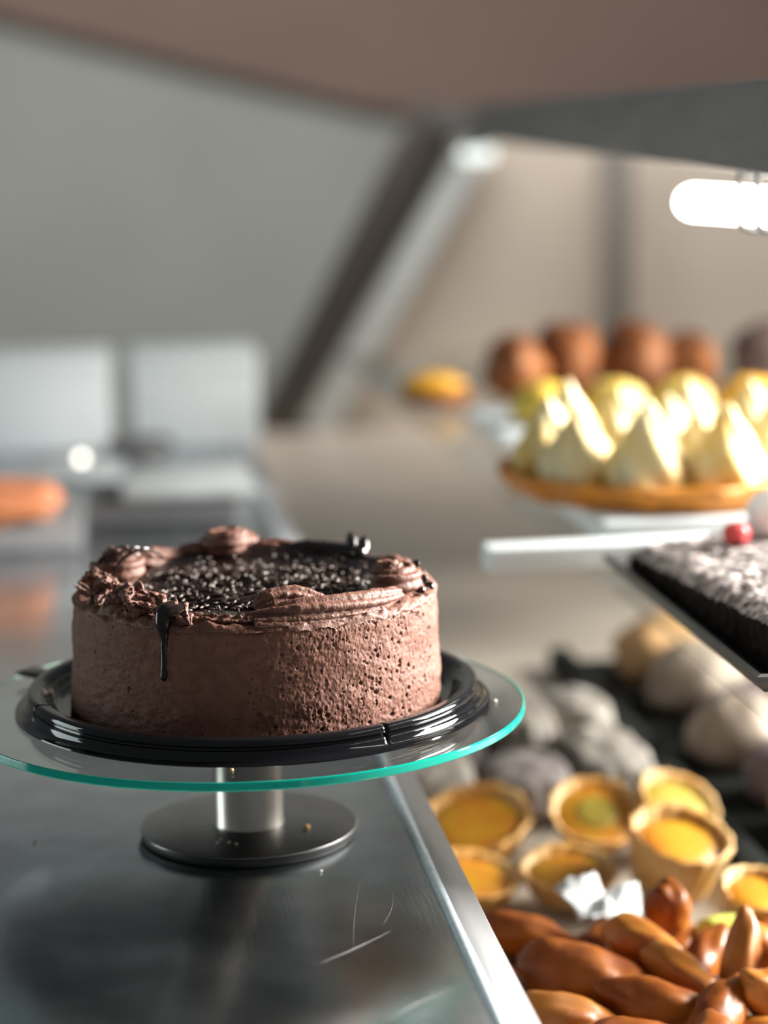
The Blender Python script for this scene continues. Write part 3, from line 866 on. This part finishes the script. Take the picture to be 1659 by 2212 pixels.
# ------------------------------------------------------------------ lemon meringue pie
def pie():
    px, py = 0.392, 0.500
    b = box('cake_board', (0, 0, 0), (0.01, 0.01, 0.01), M['whiteplastic'], None, bev=0)
    bpy.data.objects.remove(b)
    tr = thing('serving_tray', 'flat white tray under the meringue pie on the glass shelf', 'tray', (0.50, 0.52, ZS))
    box('tray_plate', (0, 0, 0.010), (0.40, 0.34, 0.0198), M['whiteplastic'], tr, bev=0.004)
    z0 = ZS+0.0200
    t = thing('meringue_pie', 'round lemon pie with golden crust and tall piped meringue peaks', 'pie', (px, py, z0))
    def fl(r, z, a):
        k = 0.5+0.5*math.cos(16*a)
        if r > 0.05: r = r*(1+0.045*(k-0.5)*min(1, z/0.01+0.2))
        return r, z
    lathe('crust', [(0, 0), (0.125, 0), (0.134, 0.004), (0.144, 0.018), (0.145, 0.021), (0.142, 0.0225), (0.136, 0.019), (0.132, 0.014), (0, 0.014)], 256, M['pie'], t, rfun=fl)
    lathe('lemon_filling', [(0, 0.0185), (0.120, 0.0182), (0.131, 0.0168), (0.131, 0.0145), (0, 0.0145)], 96, M['curd'], t)
    def peak(x, y, R, h, seed):
        rg = random.Random(seed)
        K = [(0.0, 0.93), (0.10, 1.0), (0.25, 0.98), (0.40, 0.84), (0.52, 0.66), (0.58, 0.60), (0.66, 0.50), (0.76, 0.34), (0.84, 0.22), (0.93, 0.13), (1.0, 0.0)]
        n = 26; prof = [(0, 0)]
        for i in range(n):
            q = i/(n-1)
            prof.append((R*float(np.interp(q, [k[0] for k in K], [k[1] for k in K])), h*q))
        prof[-1] = (0, h)
        sx, sy = rg.uniform(-0.005, 0.005), rg.uniform(-0.005, 0.005); ph = rg.uniform(0, 6)
        def rr(r, z, a): return r*(1+0.09*math.sin(6*a+z*110+ph)+0.05*math.sin(3*a-z*60+ph)), z
        o = lathe('meringue_peak', prof, 48, M['meringue'], t, (x, y, 0.0178), rfun=rr)
        for v in o.data.vertices:
            k = (v.co.z-0.0178)/h
            v.co.x += sx*k*k; v.co.y += sy*k*k
    n = 10
    for i in range(n):
        a = 2*PI*i/n-PI/2+0.20
        peak(0.101*math.cos(a), 0.101*math.sin(a), 0.0325, 0.066+0.006*math.sin(i*2.3), i)
    for i in range(5):
        a = 2*PI*i/5
        peak(0.045*math.cos(a), 0.045*math.sin(a), 0.028, 0.054+0.006*math.sin(i*1.7), 30+i)
pie()

# ------------------------------------------------------------------ buns further back on the shelf
def bun(name, x, y, z, rad, m, label, cat, seed, rz=0, group=None, rough=0.12, fb=0.35, rest=True, fine=0.03, bend=0.0, tilt=0.0, taper=0.0):
    o = blob(name, M[m], None, rad=rad, rough=rough, flatbot=fb, seed=seed, fine=fine, bend=bend, taper=taper, rot=(0, tilt, 0))
    lo = min(v.co.z for v in o.data.vertices)
    o.location = (x, y, z-lo if rest else z); o.rotation_euler = (0, 0, rz)
    return tag(o, label, cat, group)
tr = thing('serving_tray', 'flat white tray under the yellow buns, behind the meringue pie', 'tray', (0.55, 1.06, ZS))
box('tray_plate', (0, 0, 0.006), (0.44, 0.26, 0.012), M['whiteplastic'], tr, bev=0.004)
zt = ZS+0.0122
for i, (x, y, m, lab) in enumerate(((0.392, 1.02, 'greenbun', 'olive-yellow bun at the left end of the row behind the meringue pie'),
                                    (0.470, 1.02, 'yellowbun', 'yellow bun second from the left behind the meringue pie'),
                                    (0.545, 1.02, 'yellowbun', 'yellow bun third from the left behind the meringue pie'),
                                    (0.620, 1.02, 'orangebun', 'orange-yellow bun at the right end behind the meringue pie'))):
    bun('sweet_bun', x, y, zt, (0.036, 0.034, 0.028), m, lab, 'bun', i+1, group='yellow buns on the glass shelf')
for i, (x, y, m, r, lab) in enumerate(((0.425, 1.36, 'brownbun', 0.046, 'dark brown bun at the left of the far brown heap'),
                                       (0.497, 1.40, 'brownbun', 0.054, 'tallest glossy brown bun in the far heap'),
                                       (0.588, 1.40, 'brownbun', 0.052, 'second tall brown bun in the far heap'),
                                       (0.660, 1.40, 'brownbun', 0.044, 'low brown bun at the right of the far brown heap'),
                                       (0.760, 1.40, 'mauvebun', 0.050, 'dull mauve-brown bun by itself at the far right of the shelf'))):
    bun('brown_bun', x, y, ZS, (r*0.86, r*0.9, r*0.98), m, lab, 'bun', i+11, group='brown buns at the back of the glass shelf', rough=0.18, fb=0.2)
bun('orange_bun', 0.322, 1.36, ZS+0.012, (0.042, 0.034, 0.016), 'orangebun', 'flat orange bun alone at the left end of the glass shelf', 'bun', 21)
tr = thing('serving_dish', 'small dark brown dish under the lone orange bun', 'dish', (0.325, 1.36, ZS))
lathe('dish_body', [(0, 0.012), (0.036, 0.012), (0.046, 0.0125), (0.047, 0.010), (0.038, 0.0), (0, 0.0)], 48, M['brownbun'], tr)

# ------------------------------------------------------------------ tarts on the lower deck
def tart(x, y, z, R, h, fill, label, tilt=(0, 0), rz=0, group='custard tarts in the lower case', ring=None):
    t = thing('custard_tart', label, 'tart', (x, y, z), rz, group)
    t.rotation_euler = (tilt[0], tilt[1], rz)
    def fl(r, z_, a):
        if r > R*0.5: r = r*(1+0.025*math.cos(14*a)*min(1, z_/h+0.2)); z_ = z_+0.0012*math.sin(3*a+x*90)*(z_/h)
        return r, z_
    lathe('pastry_shell', [(0, 0), (R*0.66, 0), (R*0.74, h*0.1), (R*0.95, h*0.85), (R, h), (R*0.97, h*1.06), (R*0.88, h*0.98), (R*0.80, h*0.72), (0, h*0.66)], 70, M['tart'], t, rfun=fl)
    fi = lathe('filling', [(0, h*0.90), (R*0.45, h*0.90), (R*0.76, h*0.86), (R*0.815, h*0.80), (R*0.78, h*0.69), (0, h*0.68)], 48, M[fill], t)
    if ring:
        lathe('topping', [(0, h*0.98), (R*0.38, h*0.965), (R*0.44, h*0.93), (R*0.42, h*0.88), (0, h*0.88)], 40, M[ring], fi)
    return t
tart(0.195, 0.325, ZD+0.012, 0.045, 0.026, 'filling', 'orange-yellow custard tart by the counter edge, at the back left of the tarts', (0.30, -0.18))
tart(0.283, 0.312, ZD+0.022, 0.037, 0.024, 'filling', 'custard tart with a round olive-green centre', (0.50, 0.02), ring='greenfill')
tart(0.341, 0.318, ZD+0.020, 0.034, 0.030, 'greenfill', 'pale tart with olive filling tilted behind the deepest tart', (0.42, 0.35))
tart(0.316, 0.212, ZD+0.011, 0.038, 0.046, 'filling', 'deepest bowl-shaped tart, beside the black divider', (0.28, 0.14))
tart(0.242, 0.215, ZD+0.008, 0.036, 0.022, 'filling', 'flat golden tart in front of the green-centred tart', (0.16, 0.0))
tart(0.170, 0.222, ZD+0.006, 0.037, 0.022, 'filling', 'pale golden tart against the counter edge', (0.14, 0.08))
tart(0.350, 0.118, ZD+0.015, 0.027, 0.030, 'filling', 'small round orange tart at the right edge of the tarts', (0.3, 0.1))
o = blob('lime_wedge', M['lime'], None, rad=(0.020, 0.012, 0.008), rough=0.15, flatbot=0.3, seed=9)
o.location = (0.318, 0.078, ZD+0.030); tag(o, 'yellow-green piece of lime among the fried croquettes', 'fruit')

def paper():
    n = 16; V = []
    for j in range(n):
        for i in range(n):
            x = 0.055*(i/(n-1)-0.5); y = 0.050*(j/(n-1)-0.5)
            V.append((x, y, 0.030+0.014*mnoise.noise(Vector((x*60, y*60, 2)))+0.006*mnoise.noise(Vector((x*150, y*150, 4)))))
    o = mk('crumpled_paper', V, grid_faces(n, n, False), M['paper'])
    s = o.modifiers.new('thick', 'SOLIDIFY'); s.thickness = 0.0006
    o.location = (0.245, 0.135, ZD+0.004); o.rotation_euler = (0.25, 0.1, 0.3)
    tag(o, 'crumpled white paper between the tarts and the fried croquettes', 'paper')
paper()

# ------------------------------------------------------------------ fried croquettes heaped at the front of the deck
FR = [ # x, y, z centre above deck, (rx,ry,rz), rz, tilt, material, label
 (0.182, 0.066, 0.038, (0.036, 0.018, 0.017), -0.35, 0.10, 'fried', 'long dark croquette lying along the counter edge below the paper'),
 (0.205, -0.004, 0.034, (0.043, 0.030, 0.028), -0.5, 0.12, 'fried', 'largest smooth brown croquette in the fried heap'),
 (0.276, 0.066, 0.048, (0.021, 0.019, 0.019), 1.2, 1.3, 'fried', 'stubby red-brown croquette standing upright under the deepest tart'),
 (0.254, 0.030, 0.040, (0.032, 0.018, 0.017), -0.7, 0.25, 'friedgold', 'golden-tipped croquette slanting below the upright one'),
 (0.289, 0.020, 0.036, (0.028, 0.016, 0.016), 0.8, -0.4, 'fried', 'red-brown croquette leaning right of the upright one'),
 (0.303, -0.012, 0.044, (0.033, 0.016, 0.016), 1.1, -1.05, 'friedgold', 'slim pointed croquette standing at the right of the heap'),
 (0.330, 0.040, 0.032, (0.028, 0.018, 0.017), 0.3, 0.1, 'friedgold', 'golden croquette beside the small round tart'),
 (0.266, -0.014, 0.036, (0.030, 0.017, 0.016), -0.9, 0.3, 'friedgold', 'golden croquette between the largest and the slim pointed one'),
 (0.238, -0.054, 0.036, (0.036, 0.019, 0.018), -0.3, 0.15, 'fried', 'dark croquette lying in front of the slim pointed one'),
 (0.272, -0.068, 0.036, (0.030, 0.018, 0.018), 0.9, -0.3, 'fried', 'red-brown croquette crossing the front of the heap'),
 (0.180, -0.062, 0.034, (0.034, 0.022, 0.020), -0.2, 0.1, 'friedgold', 'golden brown croquette at the counter edge in the near corner'),
 (0.308, -0.055, 0.036, (0.026, 0.018, 0.018), 0.5, 0.6, 'friedgold', 'blunt golden croquette by the divider in the near corner'),
 (0.215, -0.100, 0.032, (0.034, 0.020, 0.020), 0.2, 0.1, 'fried', 'nearest dark brown croquette, cut by the lower edge of the view'),
 (0.255, -0.110, 0.034, (0.030, 0.019, 0.019), 1.3, -0.2, 'fried', 'near red-brown croquette right of the nearest one'),
 (0.338, -0.004, 0.040, (0.026, 0.016, 0.016), 1.4, 0.7, 'fried', 'dark upright croquette touching the divider'),
]
for i, (x, y, z, rad, rz, tilt, m, lab) in enumerate(FR):
    o = blob('croquette', M[m], None, rad=rad, nu=26, nv=20, rough=0.22, fs=1.7, seed=i*3+2, taper=0.42, fine=0.05, rot=(0, tilt, 0))
    o.location = (x, y, ZD+z); o.rotation_euler = (0, 0, rz)
    tag(o, lab, 'croquette', 'fried croquettes heaped in the lower case')
rg = random.Random(3)
for i in range(20):
    x = 0.150+0.050*(i % 5)*0.95+rg.uniform(-0.006, 0.006); y = 0.085-0.052*(i//5)+rg.uniform(-0.006, 0.006)
    o = blob('croquette', M['fried'] if i % 3 else M['friedgold'], None, rad=(0.027, 0.020, 0.018), nu=20, nv=14, rough=0.2, fs=1.7, seed=60+i, taper=0.3)
    o.location = (x, y, ZD+0.017); o.rotation_euler = (0, 0, rg.uniform(0, 3))
    tag(o, 'brown croquette half hidden in the lower layer of the fried heap', 'croquette', 'lower layer of fried croquettes')

# ------------------------------------------------------------------ sugar-dusted cakes behind the tarts
def loaf(name, c, s, m, label, cat, seed, rz=0, group=None):
    nx, ny, nz2 = 26, 30, 10
    bm = bmesh.new(); bmesh.ops.create_cube(bm, size=1)
    bmesh.ops.subdivide_edges(bm, edges=list(bm.edges), cuts=14, use_grid_fill=True)
    for v in bm.verts:
        p = v.co*2
        q = Vector((p.x*math.sqrt(1-p.y*p.y*0.22-p.z*p.z*0.22), p.y*math.sqrt(1-p.x*p.x*0.22-p.z*p.z*0.22), p.z*math.sqrt(1-p.x*p.x*0.22-p.y*p.y*0.22)))
        k = 1+0.09*mnoise.noise(q*2.2+Vector((seed, 0, 0)))+0.05*mnoise.noise(q*6+Vector((seed, 0, 0)))
        v.co = Vector((q.x*s[0]/2*k, q.y*s[1]/2*k, q.z*s[2]/2*k))
    lo = min(v.co.z for v in bm.verts)
    me = bpy.data.meshes.new(name); bm.to_mesh(me); bm.free(); me.materials.append(M[m])
    me.polygons.foreach_set('use_smooth', [True]*len(me.polygons))
    o = bpy.data.objects.new(name, me); COL.objects.link(o)
    o.location = (c[0], c[1], c[2]-lo); o.rotation_euler = (0, 0, rz)
    return tag(o, label, cat, group)
G = 'sugar-dusted cakes behind the tarts'
loaf('dusted_cake', (0.175, 0.455, ZD), (0.075, 0.10, 0.045), 'dusted', 'pale dusted cake against the counter edge, behind the orange-yellow tart', 'cake', 1, group=G)
loaf('dusted_cake', (0.200, 0.585, ZD), (0.085, 0.12, 0.050), 'dustedmauve', 'mauve-grey dusted cake behind the glass plate of the stand', 'cake', 2, group=G)
loaf('dusted_cake', (0.258, 0.440, ZD), (0.070, 0.11, 0.040), 'dustedmauve', 'mauve-grey dusted cake behind the green-centred tart', 'cake', 3, group=G)
loaf('dusted_cake', (0.278, 0.590, ZD), (0.060, 0.13, 0.052), 'dusted', 'pale grey dusted cake second from the divider, at the back', 'cake', 4, group=G)
loaf('dusted_cake', (0.332, 0.465, ZD), (0.066, 0.16, 0.046), 'dusted', 'pale dusted cake lying along the black divider', 'cake', 5, group=G)
loaf('dusted_cake', (0.338, 0.620, ZD), (0.060, 0.10, 0.048), 'dusted', 'pale dusted cake at the far end of the black divider', 'cake', 6, group=G)

# ------------------------------------------------------------------ assorted buns to the right of the divider
tr = thing('baking_tray', 'black tray under the assorted buns on the far side of the divider', 'tray', (0.575, 0.50, ZD))
box('tray_base', (0, 0, 0.003), (0.340, 0.86, 0.006), M['blacktray'], tr, bev=0.002)
zt = ZD+0.0062
for i, (x, y, r, m, lab) in enumerate(((0.478, 0.830, 0.052, 'bunorange', 'pale orange bun farthest back on the black tray'),
        (0.478, 0.715, 0.050, 'bunbeige', 'beige bun in front of the pale orange one'),
        (0.560, 0.760, 0.052, 'bunbeige', 'beige bun behind the pink iced one'),
        (0.500, 0.620, 0.034, 'bunpurple', 'small purple iced bun between the beige and pink buns'),
        (0.560, 0.640, 0.050, 'bunpink', 'pink iced bun on the black tray'),
        (0.466, 0.530, 0.046, 'bunbeige', 'beige bun nearest the divider on the black tray'),
        (0.548, 0.530, 0.042, 'bungrey', 'mauve-grey bun in front of the pink iced one'),
        (0.476, 0.418, 0.038, 'bunpurple', 'dark purple iced bun near the front of the black tray'),
        (0.475, 0.320, 0.046, 'bungrey', 'mauve-grey bun nearest the front of the black tray'),
        (0.560, 0.400, 0.046, 'bunpink', 'pink iced bun at the front right of the black tray'))):
    bun('iced_bun', x, y, zt, (r, r*0.98, r*0.80), m, lab, 'bun', i+31, group='assorted buns on the black tray', rough=0.16, fb=0.35)

# ------------------------------------------------------------------ things at the far end of the counter
def cake_box(x0, x1, y, d, h, label):
    t = thing('cake_box', label, 'box', ((x0+x1)/2, y+d/2, H), 0, 'white cake boxes on the counter')
    w = x1-x0
    box('box_base', (0, 0, h*0.40), (w, d, h*0.80), M['boxwhite'], t, bev=0.0015)
    box('box_lid', (0, 0, h*0.90), (w+0.003, d+0.003, h*0.20), M['boxwhite'], t, bev=0.0015)
cake_box(-0.255, -0.080, 1.74, 0.17, 0.134, 'left white cake box standing at the far end of the counter')
cake_box(-0.050, 0.128, 1.74, 0.17, 0.134, 'right white cake box standing at the far end of the counter')

t = thing('dark_tray', 'dark flat tray under the orange-brown loaf on the counter', 'tray', (-0.235, 1.05, H))
box('tray_base', (0, 0, 0.010), (0.24, 0.18, 0.020), M['darkgrey'], t, bev=0.002)
loaf('bread_loaf', (-0.225, 1.05, H+0.0202), (0.175, 0.12, 0.040), 'loaf', 'orange-brown loaf on a dark tray at the left of the counter', 'bread', 9)

t = thing('kitchen_scale', 'grey kitchen scale with dark base on the counter behind the cake', 'scale', (-0.005, 1.20, H))
box('scale_base', (-0.02, 0, 0.012), (0.17, 0.17, 0.024), M['darkgrey'], t, bev=0.004)
box('scale_pan', (0.01, 0, 0.034), (0.15, 0.19, 0.012), M['greyplastic'], t, bev=0.004)
box('scale_neck', (0.0, 0, 0.026), (0.06, 0.06, 0.010), M['greyplastic'], t, bev=0.001)
t = thing('mixing_bowl', 'small dark bowl standing between the two white boxes', 'bowl', (-0.045, 1.52, H))
lathe('bowl_body', [(0, 0), (0.022, 0), (0.026, 0.004), (0.042, 0.030), (0.045, 0.042), (0.043, 0.042), (0.038, 0.030), (0.020, 0.008), (0, 0.008)], 48, M['darkgrey'], t)
t = thing('counter_appliance', 'low dark grey appliance with a small lit lamp in front of the left white box', 'appliance', (-0.125, 1.48, H))
box('appliance_body', (0, 0, 0.012), (0.12, 0.09, 0.024), M['greyplastic'], t, bev=0.005)
lathe('lamp_lens', [(0, 0.010), (0.003, 0.0094), (0.0046, 0.0068), (0.0048, 0.0), (0, 0.0)], 20, M['led'], t, (0.005, -0.02, 0.0238))  # emissive dome added as a bright glint, not a lamp
